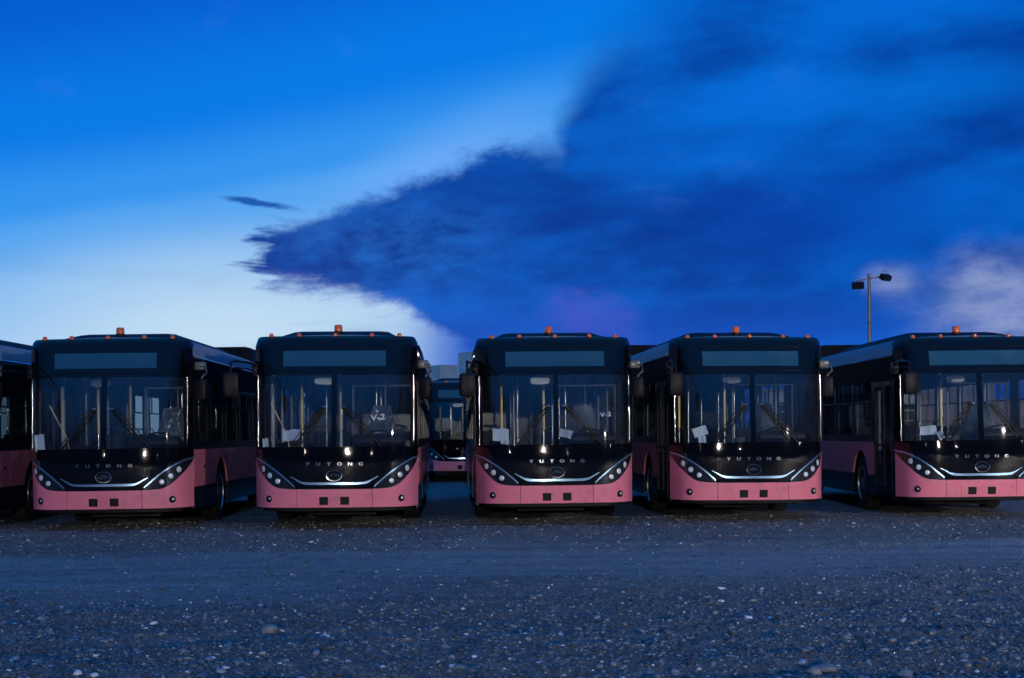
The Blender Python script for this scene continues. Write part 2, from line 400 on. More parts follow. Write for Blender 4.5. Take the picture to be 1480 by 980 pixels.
me.loops.add(q.size); me.loops.foreach_set('vertex_index', q.reshape(-1).astype(np.int32))
me.polygons.add(len(q)); me.polygons.foreach_set('loop_start', np.arange(0, q.size, 4, dtype=np.int32))
me.update(calc_edges=True); me.polygons.foreach_set('use_smooth', np.ones(len(q), dtype=bool))
ra = me.attributes.new('loose', 'FLOAT', 'POINT'); ra.data.foreach_set('value', rough_zone(GX, GY).reshape(-1).astype(np.float32))
gm = bpy.data.materials.new('gravel_ground'); gm.use_nodes = True
N, L = gm.node_tree.nodes, gm.node_tree.links; p = N['Principled BSDF']
t = N.new('ShaderNodeTexCoord')
def tn(scale, detail=5, rough=.6):
    n = N.new('ShaderNodeTexNoise'); n.inputs['Scale'].default_value = scale; n.inputs['Detail'].default_value = detail; n.inputs['Roughness'].default_value = rough
    L.new(t.outputs['Object'], n.inputs['Vector']); return n
na, nb, nc = tn(.35, 5), tn(5, 8, .7), tn(55, 4, .7)
vo = N.new('ShaderNodeTexVoronoi'); vo.inputs['Scale'].default_value = 55; L.new(t.outputs['Object'], vo.inputs['Vector'])
cr = N.new('ShaderNodeValToRGB'); cr.color_ramp.elements[0].color = (.085, .10, .112, 1); cr.color_ramp.elements[1].color = (.46, .51, .55, 1)
cr.color_ramp.elements[0].position = .32; cr.color_ramp.elements[1].position = .68
mixn = N.new('ShaderNodeMath'); mixn.operation = 'MULTIPLY_ADD'; mixn.inputs[1].default_value = .5
L.new(nb.outputs['Fac'], mixn.inputs[0])
mp = N.new('ShaderNodeMapping'); mp.inputs['Scale'].default_value = (.16, 1.1, 1); mp.inputs['Rotation'].default_value = (0, 0, R(-6)); L.new(t.outputs['Object'], mp.inputs['Vector'])
L.new(mp.outputs[0], na.inputs['Vector']); na.inputs['Scale'].default_value = 1.0
m5 = N.new('ShaderNodeMath'); m5.operation = 'MULTIPLY'; m5.inputs[1].default_value = .5; L.new(na.outputs['Fac'], m5.inputs[0]); L.new(m5.outputs[0], mixn.inputs[2])
L.new(mixn.outputs[0], cr.inputs[0])
mm = N.new('ShaderNodeMix'); mm.data_type = 'RGBA'; mm.blend_type = 'OVERLAY'; mm.inputs[0].default_value = .55
lo_ = N.new('ShaderNodeAttribute'); lo_.attribute_name = 'loose'
lm = N.new('ShaderNodeMapRange'); lm.inputs[3].default_value = 1; lm.inputs[4].default_value = .55; L.new(lo_.outputs['Fac'], lm.inputs[0])  # base colour darkened under loose gravel so gaps between pebbles look shaded
sc2 = N.new('ShaderNodeVectorMath'); sc2.operation = 'SCALE'; L.new(cr.outputs[0], sc2.inputs[0]); L.new(lm.outputs[0], sc2.inputs['Scale'])
L.new(sc2.outputs[0], mm.inputs[6]); L.new(vo.outputs['Color'], mm.inputs[7])
hs = N.new('ShaderNodeHueSaturation'); hs.inputs['Saturation'].default_value = .25; L.new(mm.outputs[2], hs.inputs['Color']); L.new(hs.outputs[0], p.inputs['Base Color'])
p.inputs['Roughness'].default_value = .72
ad = N.new('ShaderNodeMath'); ad.operation = 'MULTIPLY_ADD'; ad.inputs[1].default_value = -.6; L.new(vo.outputs['Distance'], ad.inputs[0]); L.new(nc.outputs['Fac'], ad.inputs[2])
bp = N.new('ShaderNodeBump'); bp.inputs['Strength'].default_value = 1; bp.inputs['Distance'].default_value = .045
L.new(ad.outputs[0], bp.inputs['Height']); L.new(bp.outputs[0], p.inputs['Normal'])
me.materials.append(gm)
g = bpy.data.objects.new('ground', me); col.objects.link(g); tag(g, kind='structure')

# loose gravel, one mass of real pebbles
def pebbles(name, n, x_half, y0, y1, s0, s1, level, seed, mname, keep):
    rng = np.random.RandomState(seed)
    b = bmesh.new(); bmesh.ops.create_icosphere(b, subdivisions=level, radius=1)
    b.verts.ensure_lookup_table(); bv = np.array([v.co[:] for v in b.verts]); bf = np.array([[v.index for v in f.verts] for f in b.faces]); b.free()
    d = y0 * (y1 / y0) ** rng.rand(n)                # denser close to the camera
    x = (rng.rand(n) * 2 - 1) * x_half * (d / y1) * 1.0
    k = rng.rand(n) < keep + (1 - keep) * rough_zone(x, d) ** 1.2
    x, d = x[k], d[k]; n = len(x)
    s = s0 * (s1 / s0) ** (rng.rand(n) ** 2.2)
    sc = np.stack([s * (.8 + .5 * rng.rand(n)), s * (.7 + .4 * rng.rand(n)), s * (.35 + .35 * rng.rand(n))], -1)
    V_ = bv[None] * (1 + .36 * (rng.rand(n, len(bv), 1) - .5)) * sc[:, None, :]
    az = rng.rand(n) * 2 * np.pi; tl = (rng.rand(n) - .5) * .8
    c, s_ = np.cos(tl)[:, None], np.sin(tl)[:, None]
    X, Y, Z = V_[..., 0], V_[..., 1], V_[..., 2]; X, Z = X * c - Z * s_, X * s_ + Z * c
    c, s_ = np.cos(az)[:, None], np.sin(az)[:, None]; X, Y = X * c - Y * s_, X * s_ + Y * c
    P = np.stack([X + x[:, None], Y + d[:, None], Z + (ground_z(x, d) + s * .12)[:, None]], -1)
    Fc = (bf[None] + (np.arange(n) * len(bv))[:, None, None]).reshape(-1, 3)
    me = bpy.data.meshes.new(name); me.vertices.add(n * len(bv)); me.vertices.foreach_set('co', P.reshape(-1))
    me.loops.add(Fc.size); me.loops.foreach_set('vertex_index', Fc.reshape(-1).astype(np.int32))
    me.polygons.add(len(Fc)); me.polygons.foreach_set('loop_start', np.arange(0, Fc.size, 3, dtype=np.int32))
    me.update(calc_edges=True); me.polygons.foreach_set('use_smooth', np.full(len(Fc), level > 1, dtype=bool))
    at_ = me.attributes.new('tone', 'FLOAT', 'POINT'); at_.data.foreach_set('value', np.repeat(rng.rand(n), len(bv)).astype(np.float32))
    me.materials.append(mname); o = bpy.data.objects.new(name, me); col.objects.link(o); return o
pm = bpy.data.materials.new('pebble_stone'); pm.use_nodes = True
N, L = pm.node_tree.nodes, pm.node_tree.links; p = N['Principled BSDF']
a0 = N.new('ShaderNodeAttribute'); a0.attribute_name = 'tone'
cr = N.new('ShaderNodeValToRGB'); e = cr.color_ramp.elements
e[0].color = (.04, .043, .046, 1); e[1].color = (.8, .82, .83, 1); e.new(.45).color = (.09, .104, .115, 1); e.new(.80).color = (.17, .195, .215, 1); e.new(.96).color = (.28, .305, .325, 1)  # near-white end of the ramp paints bright glints as pale pebbles
L.new(a0.outputs['Fac'], cr.inputs[0]); L.new(cr.outputs[0], p.inputs['Base Color'])
rr = N.new('ShaderNodeMapRange'); rr.inputs[3].default_value = .42; rr.inputs[4].default_value = .14; L.new(a0.outputs['Fac'], rr.inputs[0]); L.new(rr.outputs[0], p.inputs['Roughness'])
t = N.new('ShaderNodeTexCoord'); n = N.new('ShaderNodeTexNoise'); n.inputs['Scale'].default_value = 90; L.new(t.outputs['Object'], n.inputs['Vector'])
bp = N.new('ShaderNodeBump'); bp.inputs['Strength'].default_value = .5; bp.inputs['Distance'].default_value = .004
L.new(n.outputs['Fac'], bp.inputs['Height']); L.new(bp.outputs[0], p.inputs['Normal'])
gf = pebbles('gravel', 96000, 10.5, 7.8, 26, .006, .019, 1, 11, pm, .12)
tag(gf, 'fine loose gravel strewn over the dark yard', 'gravel', kind='stuff')
gc = pebbles('coarse_gravel', 9000, 10.5, 7.8, 25, .013, .036, 2, 12, pm, .05)
tag(gc, 'coarser rounded pebbles lying in the gravel yard', 'gravel', kind='stuff')

def stone(px, py, w, h, label, seed):
    d = CAM_H * F_PX / (py - (HY - (px - CX) * .0108)); b = bmesh.new(); bmesh.ops.create_icosphere(b, subdivisions=3, radius=1)
    rs = random.Random(seed); ph = [rs.random() * 6 for _ in range(6)]
    m = MB(); vs = []
    for v in b.verts:
        c = v.co; k = 1 + .10 * math.sin(3 * c.x + ph[0]) + .09 * math.sin(4 * c.y + ph[1]) + .07 * math.sin(5 * c.z + ph[2] + 2 * c.x)
        vs.append((c.x * k * w / 2, c.y * k * w * .38, c.z * k * h / 2))
    b.verts.index_update(); m.add(vs, [tuple(v.index for v in f.verts) for f in b.faces]); b.free()
    o = m.build('stone', 'stone', smooth=True, angle=180)
    x = at(px, d); o.location = (x, d, float(ground_z(np.array([x]), np.array([d]))[0]) + h * .22); o.rotation_euler = (0, 0, rs.random() * .6 - .3)
    tag(o, label, 'stone')
stone(386, 912, .15, .075, 'smooth rounded stone alone in the gravel left of centre', 1)
stone(1190, 959, .145, .07, 'largest pale flat stone in the gravel near the bottom right', 2)
stone(1173, 967, .11, .07, 'small round stone just left of the largest pale stone', 3)
stone(1305, 966, .12, .07, 'brownish rounded stone in the gravel at the lower right', 4)

# ------------------------------------------------------------------ the bus
HW = 1.25; ZT = 2.96; LEN = 10.4; YC = .62
def lean(z): return .24 * (max(0, z - 1.05) / 1.91) ** 1.6 + .03 * max(0, (.6 - z) / .3)
def Ffront(x, z):
    u = min(1, abs(x) / HW); zz = (z - .3) / 2.66
    ln = lean(z); y = ln + (.62 - ln) * (.30 * u * u + .70 * u ** 10)
    zt = ztop(x); r = .13
    if z > zt - r: q_ = min(1, (z - (zt - r)) / r); y += r * (1 - math.sqrt(max(0, 1 - q_ * q_)))
    return y
def ztop(x):
    a = abs(x)
    if a < 1.16: return ZT
    q_ = min(1, (a - 1.16) / .09); return ZT - .09 * (1 - math.sqrt(max(0, 1 - q_ * q_)))
def fnormal(x, z):
    e_ = .004; dx = (Ffront(x + e_, z) - Ffront(x - e_, z)) / (2 * e_); dz = (Ffront(x, z + e_) - Ffront(x, z - e_)) / (2 * e_)
    return Vector((dx, -1, dz)).normalized()
def FP(x, z, off=0): return Vector((x, Ffront(x, z), z)) + fnormal(x, z) * off
def patch(mb, x0, x1, nu, lo, hi, nv, off=0, th=.03, xs=None):
    X = xs or [x0 + (x1 - x0) * i / nu for i in range(nu + 1)]; nu = len(X) - 1
    lo_ = lo if callable(lo) else (lambda x: lo); hi_ = hi if callable(hi) else (lambda x: hi)
    def pt(i, j, o_):
        x = X[i]; a = lo_(x); b = max(a + .002, hi_(x)); return FP(x, a + (b - a) * j / nv, o_)
    return mb.solid_grid(lambda i, j: pt(i, j, off), lambda i, j: pt(i, j, off - th), nu, nv)
PT = smooth_pts([(.0, .622), (.60, .624), (.70, .627), (.87, .648), (.99, .713), (1.11, .835), (1.18, .93), (1.25, 1.07)])
HT = smooth_pts([(.575, .622), (.70, .735), (.85, .860), (1.03, .985), (1.165, 1.06), (1.25, 1.085)])
ptop = lambda x: interp(abs(x), PT)
htop = lambda x: interp(abs(x), HT)
def fas_lo(x): return .628 if abs(x) < .58 else htop(x) + .034
def add_text(txt, size, place, name, m, parent, xs_=1.0, ext=.002):
    cu = bpy.data.curves.new('txt', 'FONT'); cu.body = txt; cu.size = size; cu.extrude = ext; cu.align_x = 'CENTER'; cu.align_y = 'CENTER'; cu.offset = size * .022
    cu.resolution_u = 3
    to = bpy.data.objects.new('txt', cu); col.objects.link(to)
    dg = bpy.context.evaluated_depsgraph_get(); dg.update()
    me = bpy.data.meshes.new_from_object(to.evaluated_get(dg)); bpy.data.objects.remove(to); bpy.data.curves.remove(cu)
    for v in me.vertices: v.co = place(v.co.x * xs_, v.co.y, v.co.z)
    me.name = name; me.materials.clear(); me.materials.append(M[m]); o = bpy.data.objects.new(name, me); col.objects.link(o); o.parent = parent
    return o

def side_slab(mb, sg, y0, y1, lo, hi, off=0, th=.03, ny=None, step=None):
    """panel on the flank; cross-section leans in a little above the windows"""
    def X(z): return interp(z, [(0, HW), (2.35, HW), (2.70, HW - .015), (2.95, HW - .17)])
    lo_ = lo if callable(lo) else (lambda y: lo)
    ny = ny or max(1, int((y1 - y0) / (step or 10)))
    def pt(i, j, o_):
        y = y0 + (y1 - y0) * i / ny; a = lo_(y); z = a + (hi - a) * j; return (sg * (X(z) + o_), y, z)
    return mb.solid_grid(lambda i, j: pt(i, j, off), lambda i, j: pt(i, j, off - th), ny, 1)
WH = [(3.05, .48), (8.0, .48)]; AR = .60
def arch(y, base):
    z = base
    for (wy, wz) in WH:
        d = abs(y - wy)
        if d < AR: z = max(z, wz + math.sqrt(AR * AR - d * d))
    return z

def make_bus():
    root = empty('bus')
    P = lambda mb, n, m, par=root, sm=True, ang=35: mb.build(n, m, par, sm, ang)
    # --- pink bumper
    mb = MB(); patch(mb, -.565, .565, 14, .345, .622, 3, 0, .05); bum = P(mb, 'bumper', 'pink')
    mb = MB(); patch(mb, -.33, .33, 6, .362, .528, 1, .008, .008); P(mb, 'number_plate_panel', 'pink', bum)
    for s in (-.16, .155):
        mb = MB(); patch(mb, s - .066, s + .066, 2, .388, .508, 2, .013, .02); c = P(mb, 'tow_cover', 'plastic', bum)
    for sg in (-1, 1):
        mb = MB(); X = [sg * (.572 + (.675) * i / 22) for i in range(23)]
        patch(mb, 0, 0, 0, .345, ptop, 5, 0, .05, xs=X); cn = P(mb, 'bumper_corner', 'pink', root, True, 50)
        n = fnormal(sg * 1.0, .476); c = FP(sg * 1.0, .476, 0)
        P(MB().lathe([(.054, -.02), (.054, .006), (.044, .010), (.042, .0)], c, n, 18), 'fog_light', 'plastic', cn)
        P(MB().lathe([(.020, .0), (.018, .008), (.008, .012)], c + Vector((.012, 0, .004)), n, 12), 'fog_light_lens', 'lamp_lens', cn)
        # headlight
        mb = MB(); X = [sg * (.585 + .662 * i / 22) for i in range(23)]
        patch(mb, 0, 0, 0, lambda x: ptop(x) + .003, htop, 4, -.004, .03, xs=X); hl = P(mb, 'headlight', 'lamp_dark', root, True, 50)
        for (hx, hz, hr) in ((1.09, .93, .052), (.985, .832, .048), (.86, .745, .044)):
            n = fnormal(sg * hx, hz); c = FP(sg * hx, hz, -.004)
            P(MB().lathe([(hr + .012, -.01), (hr + .012, .006), (hr, .010), (hr - .004, .002)], c, n, 18), 'lamp_bezel', 'plastic', hl)
            P(MB().lathe([(hr - .004, .0), (hr - .006, .010), (hr - .02, .016), (.004, .018)], c, n, 18), 'lamp', 'lamp_lens', hl)
        mb = MB(); X = [sg * (.60 + .645 * i / 22) for i in range(23)]
        patch(mb, 0, 0, 0, lambda x: htop(x) + .004, lambda x: htop(x) + .031, 2, .012, .03, xs=X); P(mb, 'headlight_trim', 'satin', hl, True, 60)
    mb = MB(); patch(mb, -1.16, 1.16, 16, .285, .343, 1, -.05, .08); P(mb, 'lower_valance', 'plastic')
    # --- black front panel
    mb = MB(); X = sorted(set([round(-1.25 + 2.5 * i / 60, 4) for i in range(61)] + [-.58, .58, -.5801, .5801]))
    patch(mb, 0, 0, 0, fas_lo, 1.262, 7, 0, .04, xs=X); fp = P(mb, 'front_panel', 'black', root, True, 50)
    for i, ch in enumerate('YUTONG'):
        x0 = (i - 2.5) * .16
        add_text(ch, .066, lambda x, y, z, x0=x0: FP(x0 + x, 1.0 + y, .004 + z), 'letter', 'chrome', fp, 1.45, .003)
    # emblem: ring and three nested arches
    def ell(rx, rz, a0, a1, n, cz=.83): return [FP(math.cos(a) * rx, cz + math.sin(a) * rz, .014) for a in [a0 + (a1 - a0) * k / n for k in range(n + 1)]]
    em = P(MB().prism([(math.cos(a) * .112, .83 + math.sin(a) * .08) for a in [2 * math.pi * k / 28 for k in range(28)]], lambda a, b: FP(a, b, .001), lambda a, b: FP(a, b, .010)), 'emblem', 'black', fp)
    mb = MB(); mb.tube(ell(.114, .082, 0, 2 * math.pi, 32), .0065, 6, False)
    for (rx, rz, w_) in ((.078, .052, .007), (.052, .036, .006), (.027, .020, .005)): mb.tube(ell(rx, rz, R(8), R(172), 14, .806), w_, 6)
    P(mb, 'emblem_rings', 'chrome', fp, True, 60)
    # curved trim bar
    TB = smooth_pts([(0, .690), (.40, .692), (.50, .712), (.58, .762), (.66, .812)])
    mb = MB(); X = [-.66 + 1.32 * i / 44 for i in range(45)]
    patch(mb, 0, 0, 0, lambda x: interp(abs(x), TB), lambda x: interp(abs(x), TB) + (.036 - .026 * max(0, (abs(x) - .45) / .21)), 2, .016, .03, xs=X)
    P(mb, 'trim_bar', 'satin', fp, True, 60)
    # --- windscreen
    ZB, ZW = 1.266, 2.352
    for sg in (-1, 1):
        mb = MB(); X = [sg * (.042 + 1.136 * i / 26) for i in range(27)]; vs = [FP(x, ZB + (ZW - ZB) * j / 8, -.008) for x in X for j in range(9)]
        mb.add(vs, [(i * 9 + j, (i + 1) * 9 + j, (i + 1) * 9 + j + 1, i * 9 + j + 1) for i in range(26) for j in range(8)])
        P(mb, 'windscreen', 'glass', root, True, 180)
        mb = MB(); patch(mb, 0, 0, 0, ZB - .002, ZW + .002, 6, 0, .05, xs=[sg * x for x in (1.180, 1.20, 1.225, 1.245)]); P(mb, 'windscreen_pillar', 'black', root, True, 60)
        mb = MB(); mb.tube([FP(sg * 1.186, ZB + (ZW - ZB) * k / 8, .006) for k in range(9)], .007, 6); P(mb, 'edge_strip', 'chrome', root, True, 60)
    mb = MB(); patch(mb, -.040, .040, 2, ZB - .002, ZW + .002, 6, .002, .05); P(mb, 'windscreen_divider', 'black')
    # --- upper front with the destination display
    mb = MB(); X = [-1.25 + 2.5 * i / 60 for i in range(61)]
    patch(mb, 0, 0, 0, 2.354, lambda x: ztop(x) - .0005, 16, 0, .04, xs=X); uf = P(mb, 'upper_front', 'black', root, True, 40)
    mb = MB(); patch(mb, -.775, .775, 16, 2.487, 2.722, 2, .005, .012); P(mb, 'destination_display', 'sign', uf)
    mb = MB(); mb.tube([FP(-1.13 + 2.26 * k / 20, 2.412, .002) for k in range(21)], .007, 6); P(mb, 'seam_strip', 'side_black', uf, True, 60)
    mb = MB(); mb.tube([FP(-1.10 + 2.2 * k / 20, 2.80, .000) for k in range(21)], .005, 6); P(mb, 'seam_strip', 'side_black', uf, True, 60)
    for x in (-.98, -.55, .01, .56, .98):
        c = Vector((x, Ffront(x, 2.9) + .09, ZT + .004)); P(MB().lathe([(.036, -.01), (.035, .018), (.024, .034), (.006, .040)], c, (0, -.25, 1), 12), 'marker_light', 'orange', root, True, 60)
    b0 = P(MB().lathe([(.085, 0), (.085, .03), (.07, .035)], (-.02, 1.25, 3.05), (0, 0, 1), 16), 'beacon', 'plastic')
    P(MB().lathe([(.062, .035), (.066, .05), (.062, .125), (.05, .14), (.01, .143)], (-.02, 1.25, 3.05), (0, 0, 1), 16), 'beacon_lens', 'orange', b0, True, 40)
    # --- wipers
    for sg, a, b, c in ((-1, (-.14, 1.86), (-.60, 1.28), (-.16, 1.80)), (1, (.14, 1.86), (.70, 1.26), (.18, 1.80))):
        mb = MB(); mb.tube([FP(a[0] + (b[0] - a[0]) * k / 8, a[1] + (b[1] - a[1]) * k / 8, .05) for k in range(9)], .014, 6)
        mb.tube([FP(a[0] + .035 * sg + (b[0] - a[0]) * k / 8, a[1] + .03 + (b[1] - a[1]) * k / 8, .05) for k in range(9)], .008, 6)
        mb.tube([FP(b[0], b[1], .05), FP(b[0], b[1] - .02, .0)], .012, 6)
        wp = P(mb, 'wiper', 'plastic', root, True, 60)
        mb = MB(); q0, q1 = (a[0] - .03 * sg, a[1] + .0), (b[0] - .13 * sg, b[1] + .04)
        mb.tube([FP(q0[0] + (q1[0] - q0[0]) * k / 8, q0[1] + (q1[1] - q0[1]) * k / 8, .028) for k in range(9)], .011, 6); P(mb, 'wiper_blade', 'side_black', wp, True, 60)
        mb = MB(); mb.tube([FP(a[0] - .045 * sg, a[1], .045), FP(a[0] + .03 * sg, a[1], .045)], .014, 6); P(mb, 'wiper_clip', 'pole', wp)
    # --- flanks
    for sg in (-1, 1):
        door = sg < 0
        y0 = 2.0 if door else YC + .003
        mb = MB(); side_slab(mb, sg, y0, LEN, lambda y: arch(y, .30), 1.04 if False else .648, -.002) if False else None
        # black skirt between the wheels, pink panels above it
        mb = MB()
        for (a, b) in ((y0, WH[0][0] - AR), (WH[0][0] + AR, WH[1][0] - AR), (WH[1][0] + AR, LEN)): side_slab(mb, sg, a, b, .30, .648, -.004)
        P(mb, 'side_skirt', 'side_black')
        segs = [(2.005, 3.9), (3.912, 5.6), (5.612, 7.2), (7.212, 8.9), (8.912, LEN)] if door else [(YC + .002, 1.72), (1.732, 3.9), (3.912, 5.6), (5.612, 7.2), (7.212, 8.9), (8.912, LEN)]
        for (a, b) in segs:
            mb = MB(); side_slab(mb, sg, a, b, lambda y: min(1.2, arch(y, .65)), 1.228, 0, step=.05); P(mb, 'side_panel', 'pink', root, False)
        # window band
        wins = [(2.15, 3.55), (3.65, 5.05), (5.15, 6.55), (6.65, 8.05), (8.15, 9.6)]
        if not door: wins = [(.86, 1.80)] + [(2.25, 3.55)] + wins[1:]
        mb = MB(); side_slab(mb, sg, y0, LEN, 1.23, 1.36, -.001); P(mb, 'window_sill', 'side_black')
        mb = MB(); side_slab(mb, sg, YC + .003, LEN, 2.28, 2.70, -.001); P(mb, 'side_header', 'header_black', root, False)
        edges = [y0] + [v for w in wins for v in w] + [LEN]
        for a, b in zip(edges[0::2], edges[1::2]):
            mb = MB(); side_slab(mb, sg, a, b, 1.36, 2.28, -.001); P(mb, 'window_pillar', 'side_black', root, False)
        for (a, b) in wins:
            mb = MB(); x = sg * (HW - .012); mb.add([(x, a, 1.36), (x, b, 1.36), (x, b, 2.28), (x, a, 2.28)], [(0, 1, 2, 3)]); w = P(mb, 'window_pane', 'side_glass', root, False)
            mb = MB(); mb.box(x - .012, x + .012, a, b, 1.93, 1.955); mb.box(x - .011, x + .011, (a + b) / 2 - .012, (a + b) / 2 + .012, 1.955, 2.28); P(mb, 'window_bar', 'plastic', w, False)
        mb = MB()                                         # bright roof shoulder
        prof = [(HW + .006, 2.675), (HW - .008, 2.76), (HW - .055, 2.87), (HW - .12, 2.94), (HW - .20, 2.965)]
        ins = [(a - .03, b - .02) for a, b in prof]
        mb.solid_grid(lambda i, j: (sg * prof[j][0], YC + .16 + (LEN - YC - .16) * i / 8, prof[j][1]), lambda i, j: (sg * ins[j][0], YC + .16 + (LEN - YC - .16) * i / 8, ins[j][1]), 8, 4)
        P(mb, 'roof_shoulder', 'roof', root, True, 60)
        mb = MB(); mb.tube([(sg * (HW + .010), YC + .1 + k * .95, 2.682) for k in range(11)], .010, 6); P(mb, 'rain_gutter', 'chrome', root, True, 60)
        if door:
            # front post beside the bumper, then the two door leaves
            mb = MB(); side_slab(mb, sg, YC + .003, .80, .30, 2.28, -.003); P(mb, 'door_post', 'side_black', root, False)
            mb = MB(); side_slab(mb, sg, 1.94, 2.0, .30, 2.28, -.003); P(mb, 'door_post', 'side_black', root, False)
            for (a, b) in ((.81, 1.365), (1.375, 1.93)):
                mb = MB(); x = -HW + .015
                for (p0, p1, z0, z1) in ((a, a + .045, .34, 2.27), (b - .045, b, .34, 2.27), (a + .045, b - .045, .34, .46), (a + .045, b - .045, 2.18, 2.27), (a + .045, b - .045, 1.16, 1.20)): mb.box(x - .02, x + .02, p0, p1, z0, z1)
                d = P(mb, 'door_leaf', 'plastic', root, False)
                mb = MB(); mb.add([(x, a + .045, 1.20), (x, b - .045, 1.20), (x, b - .045, 2.18), (x, a + .045, 2.18), (x, a + .045, .46), (x, b - .045, .46), (x, b - .045, 1.16), (x, a + .045, 1.16)], [(0, 1, 2, 3), (4, 5, 6, 7)])
                P(mb, 'door_glass', 'side_glass', d, False)
                mb = MB(); mb.tube([(x + .06, a + .08, .75), (x + .07, a + .1, .80), (x + .07, b - .12, 1.30), (x + .06, b - .1, 1.34)], .013, 6); P(mb, 'grab_rail', 'pole', d, True, 60)
        else:
            mb = MB(); mb.lathe([(.03, 0), (.03, .012), (.022, .014)], (HW, 1.45, .95), (1, 0, 0), 12); P(mb, 'filler_cap', 'plastic')
        for (wy, wz) in WH:
            xo = sg * 1.215; ax = (sg, 0, 0)
            w = empty('wheel', (0, 0, 0)); w.parent = root
            P(MB().lathe([(.30, -.27), (.43, -.275), (.475, -.25), (.485, -.20), (.485, -.07), (.475, -.02), (.43, .0), (.33, .005), (.29, -.01)], (xo, wy, wz), ax, 32), 'tyre', 'rubber', w, True, 30)
            P(MB().lathe([(.305, -.05), (.30, .012), (.285, .012), (.275, -.03), (.20, -.075), (.14, -.07), (.12, -.02), (.10, -.005), (.02, .0)], (xo, wy, wz), ax, 28), 'rim', 'steel', w, True, 30)
            mb = MB()
            for k in range(8):
                an = k * math.pi / 4; mb.lathe([(.014, -.075), (.014, -.04), (.006, -.035)], (xo, wy + .165 * math.cos(an), wz + .165 * math.sin(an)), ax, 6)
            P(mb, 'wheel_nuts', 'chrome', w, False)
            mb = MB(); n_ = 16; inn = sg * .86; out = sg * (HW - .03)
            vs = []
            for k in range(n_ + 1):
                an = math.pi * k / n_ * 1.1 - .16; vs += [(inn, wy + AR * math.cos(an), wz + AR * math.sin(an)), (out, wy + AR * math.cos(an), wz + AR * math.sin(an))]
            mb.add(vs, [(2 * k, 2 * k + 1, 2 * k + 3, 2 * k + 2) for k in range(n_)]); mb.box(inn - .01, inn + .01, wy - AR, wy + AR, .3, 1.1); P(mb, 'wheel_housing', 'under', root, False)
    # --- roof
    mb = MB(); prof = [(-1.05, 2.962), (-.8, 2.985), (-.4, 3.0), (0, 3.005), (.4, 3.0), (.8, 2.985), (1.05, 2.962)]
    mb.solid_grid(lambda i, j: (prof[j][0], (Ffront(prof[j][0], ZT) + .01) if i == 0 else (.62 + .16 + (LEN - .78) * (i - 1) / 6), prof[j][1] - (.035 if i == 0 else 0)),
                  lambda i, j: (prof[j][0], (Ffront(prof[j][0], ZT) + .03) if i == 0 else (.62 + .16 + (LEN - .78) * (i - 1) / 6), prof[j][1] - .06), 7, 6)
    P(mb, 'roof', 'roof', root, True, 40)
    def pod(y0, y1, ramp, hb, ht, z0, z1, name):
        mb = MB(); st_ = [(y0, 0), (y0 + ramp * .35, .55), (y0 + ramp, 1), (y1 - ramp, 1), (y1 - ramp * .35, .55), (y1, 0)]
        cs = lambda k: [(-hb, z0), (-hb + (hb - ht) * .35 * k, z0 + (z1 - z0) * .55 * k), (-ht - (hb - ht) * .25, z0 + (z1 - z0) * .93 * k), (-ht + .08, z0 + (z1 - z0) * k + .002), (ht - .08, z0 + (z1 - z0) * k + .002), (ht + (hb - ht) * .25, z0 + (z1 - z0) * .93 * k), (hb - (hb - ht) * .35 * k, z0 + (z1 - z0) * .55 * k), (hb, z0)]
        mb.solid_grid(lambda i, j: (cs(st_[i][1])[j][0], st_[i][0], cs(st_[i][1])[j][1]), lambda i, j: (cs(st_[i][1])[j][0], st_[i][0], z0 - .02), 5, 7)
        return P(mb, name, 'pod', root, True, 30)
    pod(.95, 6.6, .75, .93, .70, 2.975, 3.115, 'air_conditioning_pod')
    pod(7.0, 10.2, .12, 1.16, 1.10, 2.95, 3.22, 'battery_pod')
    # --- rear wall, floor, ceiling, underbody
    mb = MB(); mb.box(-HW + .02, HW - .02, LEN - .04, LEN, .35, 2.93); P(mb, 'rear_wall', 'side_black', root, False)
    P(MB().box(-.9, .9, LEN + .002, LEN + .02, 1.5, 2.3), 'rear_hatch', 'plastic', root, False)
    P(MB().box(-HW + .04, HW - .04, .75, LEN - .05, .36, .40), 'floor', 'floor', root, False)
    P(MB().box(-1.1, 1.1, .95, LEN - .05, 2.58, 2.62), 'ceiling', 'interior', root, False)
    mb = MB(); mb.box(-.80, .80, .5, LEN - .1, .26, .355); mb.box(-.55, .55, 1.4, 9.8, .16, .26); mb.tube([(-1, WH[0][0], .42), (1, WH[0][0], .42)], .07, 8); mb.tube([(-1, WH[1][0], .42), (1, WH[1][0], .42)], .09, 8); P(mb, 'chassis', 'under', root, False)
    # --- cab and saloon
    mb = MB(); mb.box(-1.12, 1.12, .66, .98, .42, 1.25, .03); patch(mb, -1.1, 1.1, 16, 1.19, 1.235, 1, -.06, .30); P(mb, 'dashboard', 'plastic', root, True, 30)
    mb = MB(); mb.box(.22, 1.02, .62, 1.05, 1.24, 1.40, .05, rot=(R(-18), 0, 0)); P(mb, 'instrument_binnacle', 'plastic', root, True, 30)
    mb = MB(); cc = Vector((.62, 1.16, 1.36)); tl = Euler((R(-38), 0, 0)).to_matrix()
    mb.tube([cc + tl @ Vector((math.cos(a) * .23, math.sin(a) * .23, 0)) for a in [2 * math.pi * k / 24 for k in range(25)]], .016, 6, False)
    mb.tube([cc + tl @ Vector((-.22, 0, 0)), cc, cc + tl @ Vector((.22, 0, 0))], .014, 6); mb.tube([cc, cc + tl @ Vector((0, 0, -.35))], .03, 8); P(mb, 'steering_wheel', 'plastic', root, True, 60)
    ds = empty('driver_seat'); ds.parent = root
    P(MB().box(.36, .88, 1.55, 2.05, .92, 1.06, .05), 'seat_cushion', 'seatcover', ds, True, 40)
